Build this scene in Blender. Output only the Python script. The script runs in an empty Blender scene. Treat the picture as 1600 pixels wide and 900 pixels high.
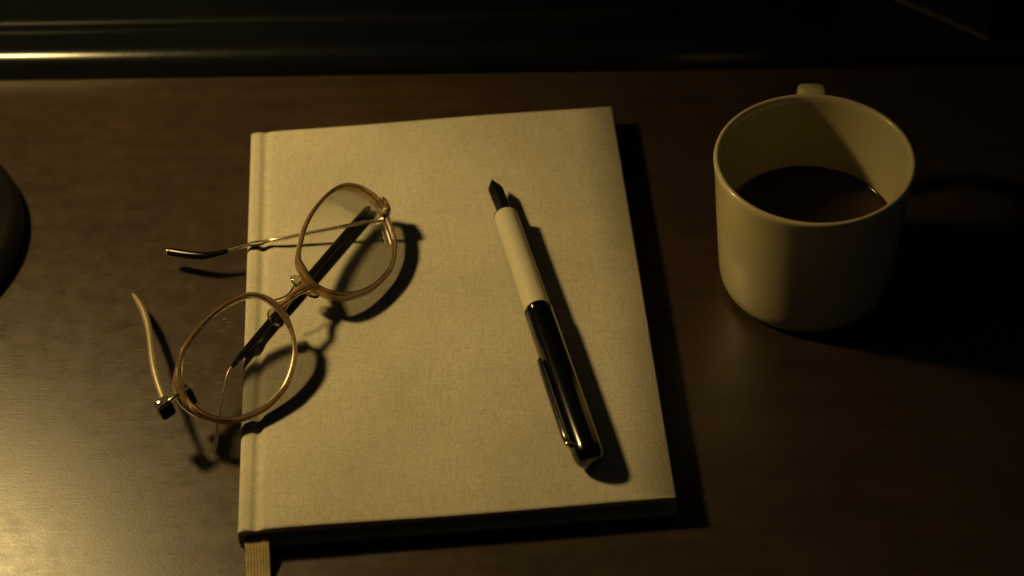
import bpy, bmesh, math, random
from mathutils import Vector, Matrix
random.seed(7)
S = 0.01                      # everything below is written in centimetres
sc = bpy.context.scene
col = sc.collection

# ------------------------------------------------------------------ camera
CAM = Vector((5.664, -52.614, 53.736))
YAW, PIT, ROL, FPX = -0.059, 0.7816, -0.0520, 3140.5
fwd = Vector((math.sin(YAW)*math.cos(PIT), math.cos(YAW)*math.cos(PIT), -math.sin(PIT)))
rgt0 = Vector((math.cos(YAW), -math.sin(YAW), 0)); up0 = rgt0.cross(fwd)
rgt = math.cos(ROL)*rgt0 + math.sin(ROL)*up0
upv = -math.sin(ROL)*rgt0 + math.cos(ROL)*up0
cd = bpy.data.cameras.new('camera'); cam = bpy.data.objects.new('camera', cd); col.objects.link(cam)
M = Matrix((rgt, upv, -fwd)).transposed().to_4x4(); M.translation = CAM*S
cam.matrix_world = M
cd.sensor_width = 36; cd.lens = FPX/1600*36
cd.clip_start = 0.01; cd.clip_end = 50
cd.dof.use_dof = True; cd.dof.focus_distance = 0.73; cd.dof.aperture_fstop = 8.0
sc.camera = cam

def at(px, py, z):
    """point in cm that stands at height z where the photograph (1600 wide) shows px, py"""
    d = rgt*((px-800)/FPX) + upv*((450-py)/FPX) + fwd
    return CAM + d*((z-CAM.z)/d.z)

# ------------------------------------------------------------------ dim night-time room and exposure
w = bpy.data.worlds.new('World'); sc.world = w; w.use_nodes = True
bg = w.node_tree.nodes['Background']
bg.inputs[0].default_value = (1.0, 1.0, 0.90, 1); bg.inputs[1].default_value = 0.006
vs = sc.view_settings
vs.view_transform = 'Standard'; vs.look = 'None'; vs.gamma = 1; vs.exposure = 0; vs.use_curve_mapping = False

# the lit bulb of the desk lamp (its shade and base are built below)
BULB = Vector((-28.4, 8.4, 31.4))
ld = bpy.data.lights.new('lamp_bulb_light', 'POINT')
ld.energy = 4.95; ld.color = (1.0, 0.715, 0.275); ld.shadow_soft_size = 2.4*S
lo = bpy.data.objects.new('lamp_bulb_light', ld); col.objects.link(lo); lo.location = BULB*S

# ------------------------------------------------------------------ materials
class NT:
    def __init__(s, name):
        s.m = bpy.data.materials.new(name); s.m.use_nodes = True
        s.t = s.m.node_tree; s.n = s.t.nodes; s.b = s.n['Principled BSDF']; s.out = s.n['Material Output']
    def new(s, t, **k):
        n = s.n.new(t)
        for a, v in k.items(): setattr(n, a, v)
        return n
    def link(s, a, b): s.t.links.new(a, b)
    def set(s, **k):
        for a, v in k.items():
            a = a.replace('_', ' ')
            s.b.inputs[a].default_value = (*v, 1) if isinstance(v, tuple) and len(v) == 3 else v
        return s
    def coords(s, scale=(1,1,1), rot=(0,0,0)):
        tc = s.new('ShaderNodeTexCoord'); mp = s.new('ShaderNodeMapping')
        mp.inputs['Scale'].default_value = scale; mp.inputs['Rotation'].default_value = rot
        s.link(tc.outputs['Object'], mp.inputs[0]); return mp.outputs[0]
    def noise(s, vec, scale, detail=4, rough=.5):
        n = s.new('ShaderNodeTexNoise'); n.inputs['Scale'].default_value = scale
        n.inputs['Detail'].default_value = detail; n.inputs['Roughness'].default_value = rough
        s.link(vec, n.inputs['Vector']); return n.outputs['Fac']
    def ramp(s, fac, stops):
        r = s.new('ShaderNodeValToRGB'); e = r.color_ramp.elements
        while len(e) < len(stops): e.new(.5)
        for i, (p, c) in enumerate(stops):
            e[i].position = p; e[i].color = (*c, 1) if len(c) == 3 else c
        s.link(fac, r.inputs[0]); return r.outputs[0]
    def math(s, op, a, b=None):
        n = s.new('ShaderNodeMath', operation=op)
        for i, v in enumerate((a, b)):
            if v is None: continue
            if isinstance(v, (int, float)): n.inputs[i].default_value = v
            else: s.link(v, n.inputs[i])
        return n.outputs[0]
    def mix(s, fac, a, b, blend='MIX'):
        n = s.new('ShaderNodeMix', data_type='RGBA', blend_type=blend)
        for i, v in ((0, fac), (6, a), (7, b)):
            if isinstance(v, (int, float)): n.inputs[i].default_value = v
            elif isinstance(v, tuple): n.inputs[i].default_value = (*v, 1)
            else: s.link(v, n.inputs[i])
        return n.outputs[2]
    def bump(s, h, strength, dist):
        n = s.new('ShaderNodeBump'); n.inputs['Strength'].default_value = strength; n.inputs['Distance'].default_value = dist
        s.link(h, n.inputs['Height']); s.link(n.outputs[0], s.b.inputs['Normal']); return n

def g3(v): return (v, v, v)
MAT = {}
def mat_wood():
    n = NT('varnished_dark_wood')
    c2 = n.coords((1, 1, 1))
    g = n.noise(n.coords((5, 70, 60)), 2.0, 6, .62); fine = n.noise(n.coords((30, 900, 60)), 2.0, 5, .7)
    pores = n.ramp(n.noise(n.coords((60, 1500, 60)), 1.5, 2, .5), [(.30, g3(.45)), (.40, g3(1))])
    f = n.math('ADD', n.math('MULTIPLY', g, .6), n.math('MULTIPLY', fine, .4))
    colr = n.ramp(f, [(.30, (.028, .0158, .0085)), (.5, (.040, .0235, .0128)), (.72, (.054, .0325, .0178))])
    colr = n.mix(.7, colr, pores, 'MULTIPLY')
    blot = n.noise(c2, 30, 4, .6)
    colr = n.mix(.6, colr, n.ramp(blot, [(.3, g3(.65)), (.7, g3(1.3))]), 'MULTIPLY')
    grit = n.noise(c2, 1900, 2, .7)
    colr = n.mix(.8, colr, n.ramp(grit, [(.3, g3(.6)), (.7, g3(1.4))]), 'MULTIPLY')
    n.link(colr, n.b.inputs['Base Color'])
    speck = n.noise(c2, 1300, 3, .7); cloud = n.noise(c2, 130, 5, .65); smear = n.noise(n.coords((40, 160, 60)), 2.5, 5, .65)
    r = n.math('ADD', n.math('MULTIPLY', speck, .14), n.math('ADD', n.math('MULTIPLY', smear, .10), n.math('MULTIPLY', cloud, .24)))
    scr = n.ramp(n.noise(n.coords((25, 700, 60), (0, 0, .5)), 1.0, 1, .4), [(.70, g3(0)), (.73, g3(1))])
    r = n.math('ADD', r, n.math('MULTIPLY', scr, -.045))
    n.link(n.math('ADD', r, .115), n.b.inputs['Roughness'])
    n.set(Specular_IOR_Level=.8)
    h = n.math('ADD', n.math('MULTIPLY', speck, 1.0), n.math('MULTIPLY', fine, .7))
    n.bump(h, .8, .00006)
    return n.m
def mat_cloth(base=(.55, .50, .38)):
    n = NT('woven_book_cloth')
    tc = n.coords((1, 1, 1))
    sep = n.new('ShaderNodeSeparateXYZ'); n.link(tc, sep.inputs[0])
    wx = n.math('SINE', n.math('MULTIPLY', sep.outputs[0], 2*math.pi/.00062))
    wy = n.math('SINE', n.math('MULTIPLY', sep.outputs[1], 2*math.pi/.00066))
    irr = n.noise(tc, 1150, 3, .75); slubx = n.noise(n.coords((1700, 90, 90)), 1, 3, .6); sluby = n.noise(n.coords((90, 1700, 90)), 1, 3, .6)
    weave = n.math('MULTIPLY', n.math('ADD', wx, wy), .03)
    f = n.math('ADD', n.math('ADD', n.math('MULTIPLY', irr, .75), n.math('MULTIPLY', n.math('ADD', slubx, sluby), .32)), weave)
    k = n.ramp(f, [(.30, g3(.58)), (.62, g3(1.0)), (.95, g3(1.38))])
    big = n.ramp(n.noise(tc, 22, 4, .6), [(.3, (.86, .86, .84)), (.7, (1.08, 1.07, 1.07))])
    n.link(n.mix(1.0, n.mix(1.0, base, k, 'MULTIPLY'), big, 'MULTIPLY'), n.b.inputs['Base Color'])
    n.set(Roughness=.88, Specular_IOR_Level=.2)
    n.bump(f, .6, .0003)
    return n.m
def simple(name, c, rough, metal=0, spec=.5, coat=0, bump=None, var=.12, vscale=60, **k):
    n = NT(name)
    tc = n.coords()
    nz = n.noise(tc, vscale, 4, .6)
    n.link(n.mix(1.0, c, n.ramp(nz, [(.3, g3(1-var)), (.7, g3(1+var))]), 'MULTIPLY'), n.b.inputs['Base Color'])
    rv = n.noise(tc, vscale*7, 3, .6)
    n.link(n.math('ADD', n.math('MULTIPLY', n.math('SUBTRACT', rv, .5), rough*.5), rough), n.b.inputs['Roughness'])
    n.set(Metallic=metal, Specular_IOR_Level=spec, Coat_Weight=coat, **k)
    if bump: n.bump(n.noise(tc, bump[0], 3, .6), .5, bump[1])
    return n.m
MAT['wood'] = mat_wood()
MAT['cloth'] = mat_cloth()
MAT['board'] = simple('black_lacquer', (.012, .013, .012), .26, spec=.5)
MAT['ledge'] = simple('dark_painted_rail', (.0045, .0058, .0062), .19, spec=.7)
MAT['bead'] = simple('dull_black_bead', (.007, .008, .008), .34, spec=.07)
MAT['wall'] = simple('dark_wall_paint', (.02, .023, .022), .8)
MAT['ceramic'] = simple('cream_glazed_ceramic', (.80, .69, .38), .30, spec=.45, coat=.6, Coat_Roughness=.08, var=.05, vscale=45, bump=(260, .00012))
MAT['coffee'] = simple('black_coffee', (.055, .024, .009), .10, spec=.5, var=.05)
MAT['cream'] = simple('cream_plastic', (.64, .58, .42), .34, spec=.45, var=.06)
MAT['blackgloss'] = simple('black_lacquered_resin', (.003, .003, .0032), .10, spec=.4, coat=.8, Coat_Roughness=.16)
MAT['ink'] = simple('blackened_steel_nib', (.004, .004, .0045), .5, spec=.2)
MAT['gold'] = simple('worn_gold_wire', (.97, .82, .58), .21, metal=1, var=.15, vscale=300)
MAT['satin'] = simple('satin_gold_arm', (.98, .82, .55), .40, metal=.88, var=.1, vscale=200)
MAT['darkmetal'] = simple('tarnished_dark_hinge', (.010, .008, .006), .5, spec=.12, var=.2)
MAT['sleeve'] = simple('dark_brown_acetate', (.008, .006, .004), .16, spec=.3)
MAT['paper'] = simple('page_edges', (.50, .44, .32), .9, spec=.1)
MAT['ribbon'] = simple('gold_rep_ribbon', (.42, .33, .15), .65, spec=.25, var=.1, vscale=400)
MAT['iron'] = simple('black_enamel_lamp_base', (.009, .0075, .006), .38, spec=.45)
MAT['shade'] = simple('lampshade_enamel', (.10, .09, .06), .6)
MAT['leather'] = simple('black_leather', (.012, .012, .012), .6, spec=.3, bump=(800, .0003))
MAT['trim'] = simple('brown_leather_trim', (.11, .08, .048), .42, spec=.4, bump=(700, .0002))
def mat_acetate():
    n = NT('amber_brown_acetate')
    f = n.noise(n.coords(), 130, 4, .6)
    n.link(n.ramp(f, [(.3, (.50, .27, .11)), (.7, (.72, .46, .22))]), n.b.inputs['Base Color'])
    n.set(Roughness=.09, Transmission_Weight=.72, IOR=1.5, Specular_IOR_Level=.7, Coat_Weight=1.0, Coat_Roughness=.14)
    return n.m
MAT['acetate'] = mat_acetate()
def mat_clear(name, tint, refl, dust):
    n = NT(name); n.n.remove(n.b)
    tr = n.new('ShaderNodeBsdfTransparent'); tr.inputs[0].default_value = (*tint, 1)
    gl = n.new('ShaderNodeBsdfGlossy'); gl.inputs['Roughness'].default_value = .06
    fr = n.new('ShaderNodeFresnel'); fr.inputs[0].default_value = 1.45
    mx = n.new('ShaderNodeMixShader'); n.link(n.math('MULTIPLY', fr.outputs[0], refl), mx.inputs[0])
    n.link(tr.outputs[0], mx.inputs[1]); n.link(gl.outputs[0], mx.inputs[2])
    df = n.new('ShaderNodeBsdfDiffuse'); df.inputs[0].default_value = (.6, .55, .45, 1)
    sm = n.noise(n.coords((260, 1100, 260), (0, 0, .25)), 1, 3, .6); area = n.noise(n.coords(), 60, 2, .5)
    d = n.math('MULTIPLY', n.ramp(sm, [(.60, g3(0)), (.75, g3(1))]), n.ramp(area, [(.5, g3(0)), (.7, g3(1))]))
    d = n.math('ADD', n.math('MULTIPLY', d, dust), .003)
    m2 = n.new('ShaderNodeMixShader'); n.link(d, m2.inputs[0]); n.link(mx.outputs[0], m2.inputs[1]); n.link(df.outputs[0], m2.inputs[2])
    n.link(m2.outputs[0], n.out.inputs[0]); return n.m
MAT['lens'] = mat_clear('spectacle_lens_glass', (.997, .995, .985), .55, .5)
MAT['pad'] = mat_clear('clear_nose_pad', (.80, .74, .60), 2.4, .05)

# ------------------------------------------------------------------ mesh helpers (cm in, metres out)
def obj(name, verts, faces, mat, parent=None, smooth=True, sharp=40):
    me = bpy.data.meshes.new(name)
    o0 = Vector((0, 0, 0))
    me.from_pydata([tuple(Vector(v)*S) for v in verts], [], faces); me.validate()
    bm = bmesh.new(); bm.from_mesh(me); bmesh.ops.recalc_face_normals(bm, faces=bm.faces)
    bm.to_mesh(me); bm.free()
    me.materials.append(MAT[mat])
    if smooth:
        me.polygons.foreach_set('use_smooth', [True]*len(me.polygons))
        me.set_sharp_from_angle(angle=math.radians(sharp))
    o = bpy.data.objects.new(name, me); col.objects.link(o)
    if parent: o.parent = parent; o.matrix_parent_inverse = parent.matrix_world.inverted()
    return o
def thing(name, label, cat, loc=(0, 0, 0)):
    o = bpy.data.objects.new(name, None); col.objects.link(o); o.empty_display_size = .02
    o.location = Vector(loc)*S; o['label'] = label; o['category'] = cat
    bpy.context.view_layer.update(); return o
def struct(o): o['kind'] = 'structure'; return o

def catmull(P, n=8, closed=False):
    """P: list of tuples (any length); returns resampled list"""
    out = []; N = len(P)
    rng = range(N) if closed else range(N-1)
    for i in rng:
        g = (lambda k: P[k % N]) if closed else (lambda k: P[max(0, min(N-1, k))])
        a, b, c, d = g(i-1), g(i), g(i+1), g(i+2)
        for j in range(n):
            t = j/n
            out.append(tuple(.5*((2*b[k]) + (c[k]-a[k])*t + (2*a[k]-5*b[k]+4*c[k]-d[k])*t*t + (3*b[k]-a[k]-3*c[k]+d[k])*t**3) for k in range(len(b))))
    if not closed: out.append(tuple(P[-1]))
    return out
def tube(P, R, n=12, closed=False, normal=None, rn=None, cap=True):
    """P points, R radius per point (in the plane), rn radius along `normal`"""
    P = [Vector(p) for p in P]; N = len(P); V = []; F = []
    for i, p in enumerate(P):
        a = P[(i-1) % N] if closed else P[max(0, i-1)]; b = P[(i+1) % N] if closed else P[min(N-1, i+1)]
        t = (b-a).normalized()
        nn = Vector(normal) if normal is not None else Vector((0, 0, 1))
        nn = (nn - t*nn.dot(t)).normalized(); s = t.cross(nn)
        r = R[i]; q = rn[i] if rn is not None else r
        for k in range(n):
            an = 2*math.pi*k/n
            V.append(p + s*(r*math.cos(an)) + nn*(q*math.sin(an)))
    m = N if closed else N-1
    for i in range(m):
        for k in range(n):
            a = i*n+k; b = i*n+(k+1) % n; c = ((i+1) % N)*n+(k+1) % n; d = ((i+1) % N)*n+k
            F.append((a, b, c, d))
    if not closed and cap:
        F.append(tuple(range(n))[::-1]); F.append(tuple(range((N-1)*n, N*n)))
    return V, F
def lathe(prof, n=48, o=(0, 0, 0), ax=(0, 0, 1)):
    """prof: (r, s) along axis; closed where r == 0"""
    o = Vector(o); ax = Vector(ax).normalized()
    s = ax.cross(Vector((0, 0, 1)) if abs(ax.z) < .9 else Vector((1, 0, 0))).normalized(); t = ax.cross(s)
    V = []; F = []; rows = []
    for r, h in prof:
        if r < 1e-6:
            V.append(o+ax*h); rows.append([len(V)-1])
        else:
            rows.append(list(range(len(V), len(V)+n)))
            for k in range(n):
                an = 2*math.pi*k/n; V.append(o + ax*h + s*(r*math.cos(an)) + t*(r*math.sin(an)))
    for A, B in zip(rows, rows[1:]):
        for k in range(n):
            l = (k+1) % n
            if len(A) == 1 and len(B) == 1: continue
            if len(A) == 1: F.append((A[0], B[k], B[l]))
            elif len(B) == 1: F.append((A[k], A[l], B[0]))
            else: F.append((A[k], A[l], B[l], B[k]))
    return V, F
def arc(cx, cy, r, a0, a1, n=6):
    return [(cx+r*math.cos(math.radians(a0+(a1-a0)*i/n)), cy+r*math.sin(math.radians(a0+(a1-a0)*i/n))) for i in range(n+1)]
def extrude(prof, path):
    """prof: list of (a, b); path: list of functions mapping (a, b) -> Vector"""
    V = []; F = []; n = len(prof)
    for f in path: V += [f(a, b) for a, b in prof]
    for i in range(len(path)-1):
        for k in range(n):
            l = (k+1) % n
            F.append((i*n+k, i*n+l, (i+1)*n+l, (i+1)*n+k))
    F.append(tuple(range(n))[::-1]); F.append(tuple(range((len(path)-1)*n, len(path)*n)))
    return V, F
def ellipsoid(c, ax, ay, az, n=16, m=10):
    c, ax, ay, az = map(Vector, (c, ax, ay, az)); V = []; F = []
    V.append(c+az)
    for i in range(1, m):
        th = math.pi*i/m
        for k in range(n):
            ph = 2*math.pi*k/n
            V.append(c + az*math.cos(th) + (ax*math.cos(ph)+ay*math.sin(ph))*math.sin(th))
    V.append(c-az)
    for k in range(n):
        F.append((0, 1+k, 1+(k+1) % n)); F.append((len(V)-1, 1+(m-2)*n+(k+1) % n, 1+(m-2)*n+k))
    for i in range(m-2):
        for k in range(n):
            F.append((1+i*n+k, 1+i*n+(k+1) % n, 1+(i+1)*n+(k+1) % n, 1+(i+1)*n+k))
    return V, F
def bevel_box(c, ex, ey, ez, b=.05):
    """centre, half-axis vectors; chamfered box"""
    c, ex, ey, ez = map(Vector, (c, ex, ey, ez))
    lx, ly, lz = ex.length, ey.length, ez.length
    bm = bmesh.new(); bmesh.ops.create_cube(bm, size=2)
    for v in bm.verts: v.co = Vector((v.co.x*lx, v.co.y*ly, v.co.z*lz))
    bmesh.ops.bevel(bm, geom=list(bm.edges), offset=b, segments=2, affect='EDGES')
    R = Matrix((ex/lx, ey/ly, ez/lz)).transposed()
    V = [c + R @ v.co for v in bm.verts]; F = [tuple(v.index for v in f.verts) for f in bm.faces]
    bm.free(); return V, F

# ------------------------------------------------------------------ the desk and what stands behind it
E0 = at(0, 122, 0); E1 = at(1600, 101, 0)
YE = (E0.y+E1.y)/2
prof = [(-75, -3), (-75, 0), (YE-.12, 0), (YE, -.12), (YE, -3)]
struct(obj('desk_top', *extrude(prof, [lambda a, b: Vector((-85, a, b)), lambda a, b: Vector((85, a, b))]), 'wood', smooth=False))

RZ = 1.0                                     # top of the dark rail along the back of the desk
rail = thing('back_rail', 'black lacquered rail with rounded front along the back edge of the desk', 'rail', (0, YE+.1, 0))
y0 = YE+.06
prof = [(y0, -3)] + arc(y0+.9, RZ-.9, .9, 180, 90, 20) + [(y0+16, RZ), (y0+16, -3)]
obj('rail_body', *extrude(prof, [lambda a, b: Vector((-85, a, b)), lambda a, b: Vector((85, a, b))]), 'ledge', rail)
B0 = at(100, 32, RZ+.3)
prof = [(B0.y-.35, RZ+.002)] + arc(B0.y, RZ+.05, .3, 178, 2, 12) + [(B0.y+.35, RZ+.002)]
obj('bead', *extrude(prof, [lambda a, b: Vector((-85, a, b)), lambda a, b: Vector((9, a, b))]), 'bead', rail)
struct(obj('wall', *bevel_box((0, YE+17.5, 15), (85, 0, 0), (0, 1, 0), (0, 0, 22), .1), 'wall', smooth=False))

# leather case standing on the rail, only its lower corner in view
ca = at(1400, 4, RZ); cb = at(1548, 69, RZ)
cu = (cb-ca); cu.z = 0; cu.normalize(); cv = Vector((-cu.y, cu.x, 0))      # cv points away to the right
if cv.x < 0: cv = -cv
case = thing('leather_case', 'black leather case with brown trim standing on the rail, upper right', 'case', tuple(cb))
L0 = cb - cu*7.5
cc = (L0+cb)/2 + cv*3.5
obj('case_body', *bevel_box(cc+Vector((0, 0, 4.26)), cu*3.75, cv*3.5, (0, 0, 4.2), .18), 'leather', case)
obj('trim', *bevel_box((L0+cb)/2 - cv*.06 + Vector((0, 0, .26)), cu*3.7, cv*.05, (0, 0, .13), .03), 'trim', case)
sp = at(1459, 32, RZ); sp = cb - cu*((cb-sp).dot(cu))
obj('seam_strip', *bevel_box(sp - cv*.05 + Vector((0, 0, 3.6)), cu*.16, cv*.04, (0, 0, 3.15), .03), 'leather', case)

# ------------------------------------------------------------------ desk lamp (base peeks in at the left edge)
q = [at(-9, 243, .9).xy, at(36, 345, .6).xy, at(-9, 448, .4).xy]           # base outline at the edge of the frame
a_, b_ = q[1]-q[0], q[2]-q[0]; d_ = 2*(a_.x*b_.y-a_.y*b_.x)
LB = Vector((q[0].x+(b_.y*a_.dot(a_)-a_.y*b_.dot(b_))/d_, q[0].y+(a_.x*b_.dot(b_)-b_.x*a_.dot(a_))/d_, 0))
RBASE = (q[0]-LB.xy).length
lamp = thing('desk_lamp', 'black desk lamp whose round base enters at the left edge', 'lamp', tuple(LB))
prof = [(0, .02), (RBASE-.25, .02), (RBASE-.02, .1), (RBASE, .3), (RBASE-.03, .75), (RBASE-.16, 1.0), (RBASE-.45, 1.14), (RBASE-1.2, 1.22), (RBASE-1.5, 1.45), (RBASE-1.75, 1.55), (2.2, 1.8), (1.2, 2.3), (0.0, 2.4)]
obj('base', *lathe(prof, 96, LB), 'iron', lamp)
obj('stem', *lathe([(0, 2.2), (.65, 2.2), (.6, 3), (.5, 12), (.6, 22.2), (1.3, 23), (1.3, 26.2), (0, 26.3)], 32, LB, BULB-LB), 'iron', lamp)
prof = [(8.0, 27.3), (7.8, 29), (7.0, 32.5), (5.2, 34.9), (2.6, 36.4), (.8, 36.8), (.8, 37.0), (2.7, 36.7), (5.4, 35.2), (7.25, 32.6), (8.05, 29), (8.25, 27.2), (8.0, 27.3)]
sax = Vector((.09, .42, .90)).normalized()      # the shade is tipped towards the writer
prof = [(r, h-BULB.z) for r, h in prof]
obj('shade', *lathe(prof, 64, BULB, sax), 'shade', lamp)

# ------------------------------------------------------------------ notebook
TB = 0.99; W, H = 14.8, 20.63; BY = math.radians(5.32)
bu = Vector((math.cos(BY), math.sin(BY), 0)); bv = Vector((-math.sin(BY), math.cos(BY), 0))
book = thing('notebook', 'cream cloth-bound hardcover notebook lying shut on the dark desk', 'notebook')
def bp(x, y, z): return bu*x + bv*y + Vector((0, 0, z))
ct = .24
hx = -W/2
def cover_profile():
    top = [(W/2, TB-ct+.04), (W/2-.02, TB-.05), (W/2-.08, TB)]
    for i in range(9): top.append((W/2-.1-(W-1.5)*(i+1)/9, TB + .012*math.sin(i*.9)))
    gx = hx+.62                                    # the joint groove beside the spine
    top += [(gx+.30, TB), (gx+.20, TB-.015), (gx+.10, TB-.075), (gx, TB-.095), (gx-.09, TB-.07), (gx-.18, TB-.01), (gx-.26, TB)]
    top += [(hx+.2, TB-.005)]
    return top
tp = cover_profile()
sp_out = arc(hx+.20, TB-.205, .20, 90, 180, 6)[1:]
front = tp + sp_out + [(hx+.2, TB-.40), (hx+.28, TB-ct-.02), (hx+.9, TB-ct)]
ys = [-H/2, -H/2+.03, -H/2+.10, -H/4, 0, H/4, H/2-.10, H/2-.03, H/2]
def sect(y):
    k = .035 if abs(abs(y)-H/2) < .001 else (.012 if abs(abs(y)-H/2) < .05 else 0)
    kc = .09 if abs(abs(y)-H/2) < .001 else (.04 if abs(abs(y)-H/2) < .05 else .008)
    def f(a, b):
        zc = TB-ct/2
        return bp(a - (kc if a > W/2-.05 else 0), y + .02*math.sin(a*.55+1)*(y/H*2), b - (k if b > zc+.05 else 0) + .025*math.sin(a*.33+.5)*math.sin(y*.21+.8))
    return f
obj('front_cover', *extrude(front, [sect(y) for y in ys]), 'cloth', book, sharp=50)
bk = [(W/2, .03), (W/2, ct-.04), (W/2-.04, ct), (hx+.9, ct), (hx+.28, ct+.02), (hx+.2, .40)] + [(hx, .25)] + arc(hx+.20, .205, .20, 180, 270, 6)[1:] + [(W/2-.04, .005)]
obj('back_cover', *extrude(bk, [lambda a, b, y=y: bp(a, y, b) for y in (-H/2, H/2)]), 'cloth', book)
spn = [(hx+.001, TB-.205), (hx-.015, TB/2), (hx+.001, .205), (hx+.19, .21), (hx+.19, TB-.21)]
obj('spine', *extrude(spn, [lambda a, b, y=y: bp(a, y, b) for y in (-H/2+.02, H/2-.02)]), 'cloth', book)
nl = 22; pgp = []
for i in range(nl):                                # fore-edge of the pages, faintly uneven
    pgp.append((W/2-.32+random.uniform(-.015, .015), ct+.01+(TB-2*ct-.02)*i/(nl-1)))
pgp += [(hx+.3, TB-ct-.025), (hx+.22, TB/2), (hx+.3, ct+.025)]
obj('page_block', *extrude(pgp, [lambda a, b, y=y: bp(a, y, b) for y in (-H/2+.32, H/2-.32)]), 'paper', book, sharp=20)
# ribbon marker leaving the tail of the spine
r0 = at(402, 842, .62); r1 = at(403, 870, .42); r2 = at(404, 905, .16); r3 = at(404, 960, .04); r4 = at(410, 1050, .04)
path = [tuple(bp(hx+.75, -H/2+.9, .60)), tuple(r0), tuple(r1), tuple(r2), tuple(r3), tuple(r4)]
path = catmull(path, 8); V = []; F = []; nr = 33; wd = .41
for i, p in enumerate(path):
    p = Vector(p)
    for k in range(nr):
        u = k/(nr-1)*2-1
        V.append(p + bu*(u*wd) + Vector((0, 0, .018*abs(math.sin(k*math.pi/4)) - .02*u*u)))
for i in range(len(path)-1):
    for k in range(nr-1): F.append((i*nr+k, i*nr+k+1, (i+1)*nr+k+1, (i+1)*nr+k))
rb = obj('ribbon', V, F, 'ribbon', book, sharp=25)
so = rb.modifiers.new('thickness', 'SOLIDIFY'); so.thickness = .02*S

# ------------------------------------------------------------------ fountain pen
pen = thing('fountain_pen', 'uncapped fountain pen with cream grip and black cap lying on the notebook', 'fountain pen', tuple(at(848, 500, TB)))
PA = at(790, 336.5, TB+.66); PB = at(923, 722, TB+.55)
pax = (PB-PA).normalized(); plen = (PB-PA).length
seam = (at(846, 484, TB+.60)-PA).dot(pax)
obj('grip', *lathe([(0, .06), (.40, .06), (.425, .02), (.44, .0), (.452, .05), (.458, .3), (.475, seam*.5), (.500, seam-.02), (.46, seam), (0, seam)], 64, PA, pax), 'cream', pen)
obj('grip_lip', *lathe([(0, -.05), (.30, -.05), (.40, -.045), (.46, -.01), (.465, .015), (.44, .03), (0, .03)], 48, PA, pax), 'ink', pen)
cb_ = obj('cap', *lathe([(0, seam+.42), (.50, seam+.42), (.535, seam+.45), (.545, seam+.55), (.55, plen-1.6), (.54, plen-.55), (.52, plen-.3), (.46, plen-.1), (.36, plen), (.2, plen+.03), (0, plen+.03)], 64, PA, pax), 'blackgloss', pen)
obj('cap_band', *lathe([(.50, seam+.002), (.528, seam+.03), (.536, seam+.1), (.530, seam+.17), (.518, seam+.19), (.518, seam+.23), (.538, seam+.25), (.540, seam+.41), (.5, seam+.43), (.48, seam+.2), (.50, seam+.002)], 64, PA, pax), 'blackgloss', pen)
# nib: a curved, pointed plate with a slit, over a feed
side = pax.cross(Vector((0, 0, 1))).normalized(); nrm = side.cross(pax)
if nrm.z < 0: nrm = -nrm
NT_ = at(768.5, 280, TB+.68); nl_ = (PA-NT_).length
nax = (NT_-PA).normalized(); nsd = nax.cross(nrm).normalized(); nup = nsd.cross(nax).normalized()
if nup.z < 0: nup = -nup
V = []; F = []; st = [(-.08, .27), (.2, .275), (.45, .285), (.64, .29), (.74, .285), (.82, .22), (.90, .13), (.96, .06), (1.0, .012)]
nk = 11
for s_, hw in st:
    for k in range(nk):
        u = k/(nk-1)*2-1; ang = u*math.radians(70)*(1-.55*s_)
        V.append(PA + nax*(nl_*s_) + nsd*(hw*math.sin(ang)/max(.35, math.sin(math.radians(70)*(1-.55*s_)))) + nup*(.16*(1-s_)+.02 - .22*(1-math.cos(ang))))
for i in range(len(st)-1):
    for k in range(nk-1): F.append((i*nk+k, i*nk+k+1, (i+1)*nk+k+1, (i+1)*nk+k))
nb = obj('nib', V, F, 'ink', pen); so = nb.modifiers.new('thickness', 'SOLIDIFY'); so.thickness = .05*S; so.offset = -1
obj('feed', *lathe([(0, -.02), (.24, 0), (.22, nl_*.5), (.12, nl_*.8), (.03, nl_*.9), (0, nl_*.9)], 20, PA - nup*.06, nax), 'ink', pen)
# clip along the left flank of the cap
lf = -side if (-side).x < 0 else side
c0 = at(843, 569, TB+.62); c1 = at(888, 700, TB+.62)
def on_axis(p): return PA + pax*((p-PA).dot(pax))
V = []; F = []; rr = []
ns = 14; sA = (c0-PA).dot(pax); sB = (c1-PA).dot(pax)
ldir = (lf*.93 + Vector((0, 0, .36))).normalized(); lt = pax.cross(ldir).normalized()
cp = [(sA, .66, .13), (sA+.15, .655, .15), (sA+.8, .68, .15), (sB-1.0, .70, .14), (sB-.3, .69, .12), (sB, .60, .11), (sB+.05, .5, .1)]
P = catmull(cp, 5)
obj('clip', *tube([PA+pax*s_+ldir*r_ for s_, r_, _ in P], [h_ for *_, h_ in P], 10, normal=ldir, rn=[.07]*len(P)), 'blackgloss', pen)
cl = PA+pax*(sB-.02)+ldir*.64
obj('clip_rivet', *ellipsoid(cl, pax*.1, lt*.13, ldir*.12), 'gold', pen)

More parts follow.
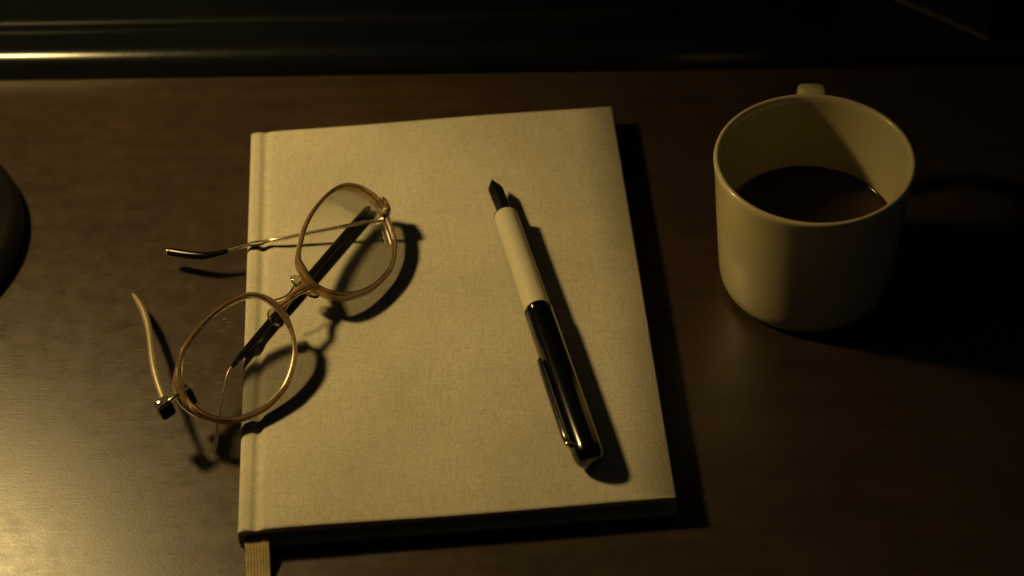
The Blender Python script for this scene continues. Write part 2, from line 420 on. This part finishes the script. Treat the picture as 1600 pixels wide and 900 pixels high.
# ------------------------------------------------------------------ mug of coffee
MX, MY, MR, MH = 13.504, 1.761, 3.597, 6.12
mug = thing('mug', 'cream glazed coffee mug standing on the desk beside the notebook', 'mug', (MX, MY, 0))
prof = [(0, .18), (2.3, .18), (2.36, .02), (2.62, .0), (2.85, .06), (3.05, .26), (3.17, .56), (3.23, .95), (3.30, 1.9), (3.42, 3.6), (3.52, 5.2), (3.575, 5.8), (3.597, MH-.12), (3.58, MH-.04), (3.52, MH), (3.44, MH-.01), (3.385, MH-.07), (3.36, MH-.3), (3.30, 5.2), (3.19, 3.6), (3.08, 1.9), (2.95, .9), (2.6, .5), (2.0, .42), (0, .42)]
obj('body', *lathe(prof, 128, (MX, MY, 0)), 'ceramic', mug, sharp=60)
LZ = 2.85
obj('coffee', *lathe([(0, LZ), (2.8, LZ), (3.0, LZ+.01), (3.07, LZ+.05), (3.105, LZ+.10), (3.12, LZ+.09), (3.1, LZ-.3), (0, LZ-.3)], 128, (MX, MY, 0)), 'coffee', mug)
hd = (at(1270, 136, 5.5) - Vector((MX, MY, 0))); hd.z = 0; hd.normalize(); hs = Vector((hd.y, -hd.x, 0))
hp = [(3.46, 5.2), (3.9, 5.36), (4.5, 5.32), (5.1, 4.95), (5.5, 4.2), (5.35, 3.1), (4.8, 2.1), (4.1, 1.6), (3.22, 1.5)]
P = catmull(hp, 6)
c0 = Vector((MX, MY, 0))
hpath = [c0+hd*a+Vector((0, 0, b)) for a, b in P]
def flat_tube(path, sd, hw, th, ex=.55, n=20):
    V = []; F = []; N = len(path)
    for i, p in enumerate(path):
        t = (path[min(N-1, i+1)]-path[max(0, i-1)]).normalized(); nn = sd.cross(t).normalized()
        for k in range(n):
            a = 2*math.pi*k/n; c_, s_ = math.cos(a), math.sin(a)
            V.append(p + sd*(hw*math.copysign(abs(c_)**ex, c_)) + nn*(th*math.copysign(abs(s_)**ex, s_)))
    for i in range(N-1):
        for k in range(n): F.append((i*n+k, i*n+(k+1) % n, (i+1)*n+(k+1) % n, (i+1)*n+k))
    F.append(tuple(range(n))[::-1]); F.append(tuple(range((N-1)*n, N*n)))
    return V, F
obj('handle', *flat_tube(hpath, hs, .56, .30), 'ceramic', mug)

# ------------------------------------------------------------------ spectacles
gl = thing('spectacles', 'amber plastic and gold wire spectacles resting open across the notebook spine', 'spectacles', tuple(at(380, 600, TB)))
def lsq_plane(pts):
    import numpy as np
    A = np.array([[1, p[0], p[1]] for p in pts]); b = np.array([p[2] for p in pts])
    return np.linalg.lstsq(A, b, rcond=None)[0]
kR = lsq_plane([(600, 430, .32), (600, 308, 1.4), (525, 466, 1.0), (470, 450, 1.4), (490, 320, 1.85), (545, 290, 1.7)])
kL = lsq_plane([(458, 505, 1.4), (464, 543, 1.05), (437, 607, .5), (395, 655, .22), (262, 632, 1.0), (320, 510, 1.75)])
hR = lambda x, y: TB + kR[0]+kR[1]*x+kR[2]*y
hL = lambda x, y: TB + kL[0]+kL[1]*x+kL[2]*y
rimR = [(105,590,40),(118,490,30),(152,365,25),(225,240,27),(325,138,34),(405,98,38),(480,100,44),(560,132,54),(645,200,56),(700,300,42),(742,420,28),(757,510,22),(735,635,22),(680,712,22),(600,780,28),(515,818,34),(420,833,46),(320,820,50),(240,785,46),(180,735,66),(136,660,56)]
rimR = [(440+x/4.2875, 270+y/4.2875, w_/4.2875) for x, y, w_ in rimR]
rimL = [(295,475,58),(300,400,38),(325,315,27),(385,232,26),(460,157,24),(545,97,22),(625,66,21),(685,72,26),(740,102,34),(790,155,34),(827,235,24),(844,325,15),(832,410,13),(802,490,14),(755,548,16),(690,602,16),(590,645,15),(500,654,22),(415,632,32),(350,592,46),(312,540,60)]
rimL = [(180+x/3, 440+y/3, w_/3) for x, y, w_ in rimL]
def rim(pts, hf, tag):
    P = catmull(pts, 6, True)
    W3 = [at(x, y, hf(x, y)) for x, y, _ in P]
    c = sum(W3, Vector())/len(W3)
    n = Vector()
    for i in range(len(W3)): n += (W3[i]-c).cross(W3[(i+1) % len(W3)]-c)
    n.normalize()
    if n.z < 0: n = -n
    R = [max(.085, w_/2/41.5*.88) for *_, w_ in P]
    q = [.22+.06*min(1, r/.2) for r in R]
    o = obj('rim', *tube(W3, R, 14, True, normal=n, rn=q), 'acetate', gl)
    # thin gold wire added along the rim's inner edge to give it highlight lines
    EW = [p + (c-p).normalized()*(R[i]*.80) + n*(q[i]*.62) for i, p in enumerate(W3)]
    obj('rim_highlight_wire', *tube(EW, [.038]*len(EW), 8, True, normal=n), 'gold', o)
    # lens: two domed faces, set in the groove of the rim
    V = []; F = []; m = len(W3); rings = 7
    rad = sum((p-c).length for p in W3)/m
    for sgn in (0, 1):
        base = len(V)
        V.append(c + n*(.20 - .16*sgn))
        for j in range(1, rings+1):
            t = j/rings*.985
            for p in W3: V.append(c+(p-c)*t + n*(.20*(1-t*t) - .16*sgn + .02))
        for k in range(m): F.append((base, base+1+k, base+1+(k+1) % m))
        for j in range(rings-1):
            for k in range(m):
                F.append((base+1+j*m+k, base+1+j*m+(k+1) % m, base+1+(j+1)*m+(k+1) % m, base+1+(j+1)*m+k))
    half = len(V)//2; o1 = half-m; o2 = len(V)-m
    for k in range(m): F.append((o1+k, o1+(k+1) % m, o2+(k+1) % m, o2+k))
    obj('lens', V, F, 'lens', o)
    return n, c
nR, cR = rim(rimR, hR, 'R'); nL, cL = rim(rimL, hL, 'L')
nm = (nR+nL).normalized()
def gp(px, py, h): return at(px, py, TB+h)
# bridge, flared at both rims, with a thin gold brace
bpz = [(478, 449, hR(478, 449)-TB, .24), (466, 455, hR(466, 455)-TB+.05, .17), (456, 464, (hR(466, 455)+hL(441, 478))/2-TB+.12, .115), (449, 471, (hR(466, 455)+hL(441, 478))/2-TB+.12, .12), (441, 478, hL(441, 478)-TB, .2), (436, 481, hL(436, 481)-TB, .22)]
P = catmull(bpz, 5)
obj('bridge', *tube([gp(a, b, c_) for a, b, c_, _ in P], [r for *_, r in P], 14, normal=nm, rn=[.13]*len(P)), 'acetate', gl)
P = catmull([(459, 447, 1.4), (453, 457, 1.36), (444, 464, 1.34), (432, 468, 1.34), (424, 470, 1.4)], 5)
obj('brace', *tube([gp(*p) for p in P], [.035]*len(P), 8), 'gold', gl)
def pad(a, b, wdt):
    a, b = gp(*a), gp(*b); c = (a+b)/2; u = (b-a)/2; v = nm.cross(u).normalized()*wdt; n_ = u.cross(v).normalized()*.12
    obj('nose_pad', *ellipsoid(c, u*1.15, v, n_), 'pad', gl)
pad((458, 433, 1.25), (495, 463, .95), .28)
pad((424, 484, 1.25), (439, 509, 1.0), .30)
# arm that runs left over the spine, its sleeve tip hanging over the desk
pa = [(604, 330, 1.25, .09), (600, 342, 1.0, .085), (560, 349, .78, .07), (500, 361, .55, .075), (440, 373, .33, .08), (421, 376, .24, .07), (410, 379, .19, .12), (396, 381, .15, .13), (384, 384, .12, .085), (350, 393, .03, .085)]
P = catmull(pa, 6)
arm = obj('temple_arm', *tube([gp(a, b, c_) for a, b, c_, _ in P], [r for *_, r in P], 12, normal=(0, 0, 1), rn=[.075+.0*r for *_, r in P]), 'gold', gl)
ps = [(356, 391.5, .045, .09), (335, 397, -.03, .12), (315, 399.5, -.09, .15), (290, 397.5, -.15, .165), (270, 394.5, -.19, .17), (264, 393.5, -.2, .165)]
P = catmull(ps, 6)
sl = obj('sleeve', *tube([gp(a, b, c_) for a, b, c_, _ in P], [r for *_, r in P], 14), 'sleeve', arm)
obj('tip_cap', *ellipsoid(gp(262, 393, -.2), (.10, 0, 0), (0, .1, 0), (0, 0, .1)), 'gold', arm)
# end piece at the far hinge
P = catmull([(594, 312, hR(594, 312)-TB, .17), (601, 318, hR(600, 318)-TB-.05, .17), (605, 327, 1.3, .14), (604, 336, 1.12, .12)], 5)
obj('end_piece', *tube([gp(a, b, c_) for a, b, c_, _ in P], [r for *_, r in P], 12), 'acetate', gl)
obj('hinge', *bevel_box(gp(603, 337, 1.1), (.12, .02, 0), (-.02, .16, 0), (0, 0, .13), .03), 'darkmetal', gl)
# second arm at the near hinge, curving away with its tip low over the desk
za = lambda z: z-TB
pb = [(257, 629, za(2.0), .13), (252, 615, za(1.92), .11), (244, 590, za(1.75), .12), (238.5, 562, za(1.52), .135), (235, 532, za(1.25), .13), (231, 508, za(1.02), .135), (225, 488, za(.82), .14), (217, 473, za(.66), .12), (211, 464, za(.56), .085), (206.5, 458.5, za(.5), .03)]
P = [(a, b, c_, r*.98) for a, b, c_, r in catmull(pb, 7)]
arm2 = obj('temple_arm', *tube([gp(a, b, c_) for a, b, c_, _ in P], [r for *_, r in P], 14, normal=(0, 0, 1), rn=[r*1.15 for *_, r in P]), 'satin', gl)
arm2['label'] = 'bare gold arm with pointed curved tip'
hb = gp(256, 634, za(1.98))
ax_ = (gp(286, 613, za(2.1))-gp(256, 634, za(1.98))).normalized(); ay_ = Vector((0, 0, 1)).cross(ax_).normalized(); az_ = ax_.cross(ay_)
hin = obj('hinge', *bevel_box(hb-az_*.12, ax_*.27, ay_*.22, az_*.38, .06), 'darkmetal', gl)
obj('screw', *lathe([(0, .08), (.05, .075), (.08, .04), (.08, -.1), (0, -.1)], 12, hb+az_*.26-ax_*.1, az_), 'gold', hin)
P = catmull([(259, 630, za(2.1), .09), (272, 622, za(2.15), .1), (284, 613, za(2.1), .11), (292, 605, hL(292, 605)-TB, .08)], 5)
obj('end_piece', *tube([gp(a, b, c_) for a, b, c_, _ in P], [r for *_, r in P], 12, normal=nL, rn=[.1]*len(P)), 'gold', gl)
obj('end_block', *bevel_box(gp(292, 619, hL(292, 619)-TB-.3), ax_*.22, ay_*.26, az_*.36, .05), 'sleeve', gl)

# ------------------------------------------------------------------ slim black rod with gold end, under the spectacles
rod = thing('slim_stylus', 'slim black stylus with gold end cap and bent wire tip under the spectacles', 'stylus', tuple(at(440, 480, TB)))
q0 = gp(575, 327, .18); q1 = gp(362, 574, .175)
ra = (q1-q0).normalized(); rl = (q1-q0).length
obj('barrel', *lathe([(0, 0), (.13, 0), (.165, .05), (.17, .6), (.17, rl*.62), (.16, rl*.8), (.13, rl-.5), (.075, rl), (0, rl)], 32, q0, ra), 'sleeve', rod)
obj('end_cap', *lathe([(0, -.16), (.06, -.155), (.11, -.1), (.13, -.03), (.135, .03), (0, .03)], 24, q0, ra), 'gold', rod)
P = catmull([(364, 572, .18, .055), (358, 580, .15, .06), (353, 597, .02, .06), (347, 625, -.2, .06), (342, 655, -.45, .06), (338.5, 680, -.68, .075), (337, 695, -.83, .075), (336.5, 704, -.91, .03)], 6)
obj('wire_tip', *tube([gp(a, b, c_) for a, b, c_, _ in P], [r for *_, r in P], 12), 'satin', rod)

sc.cycles.use_denoising = True
sc.cycles.caustics_reflective = False
sc.cycles.caustics_refractive = False
sc.cycles.diffuse_bounces = 1
sc.cycles.sample_clamp_indirect = 3
sc.render.filter_size = 1.9
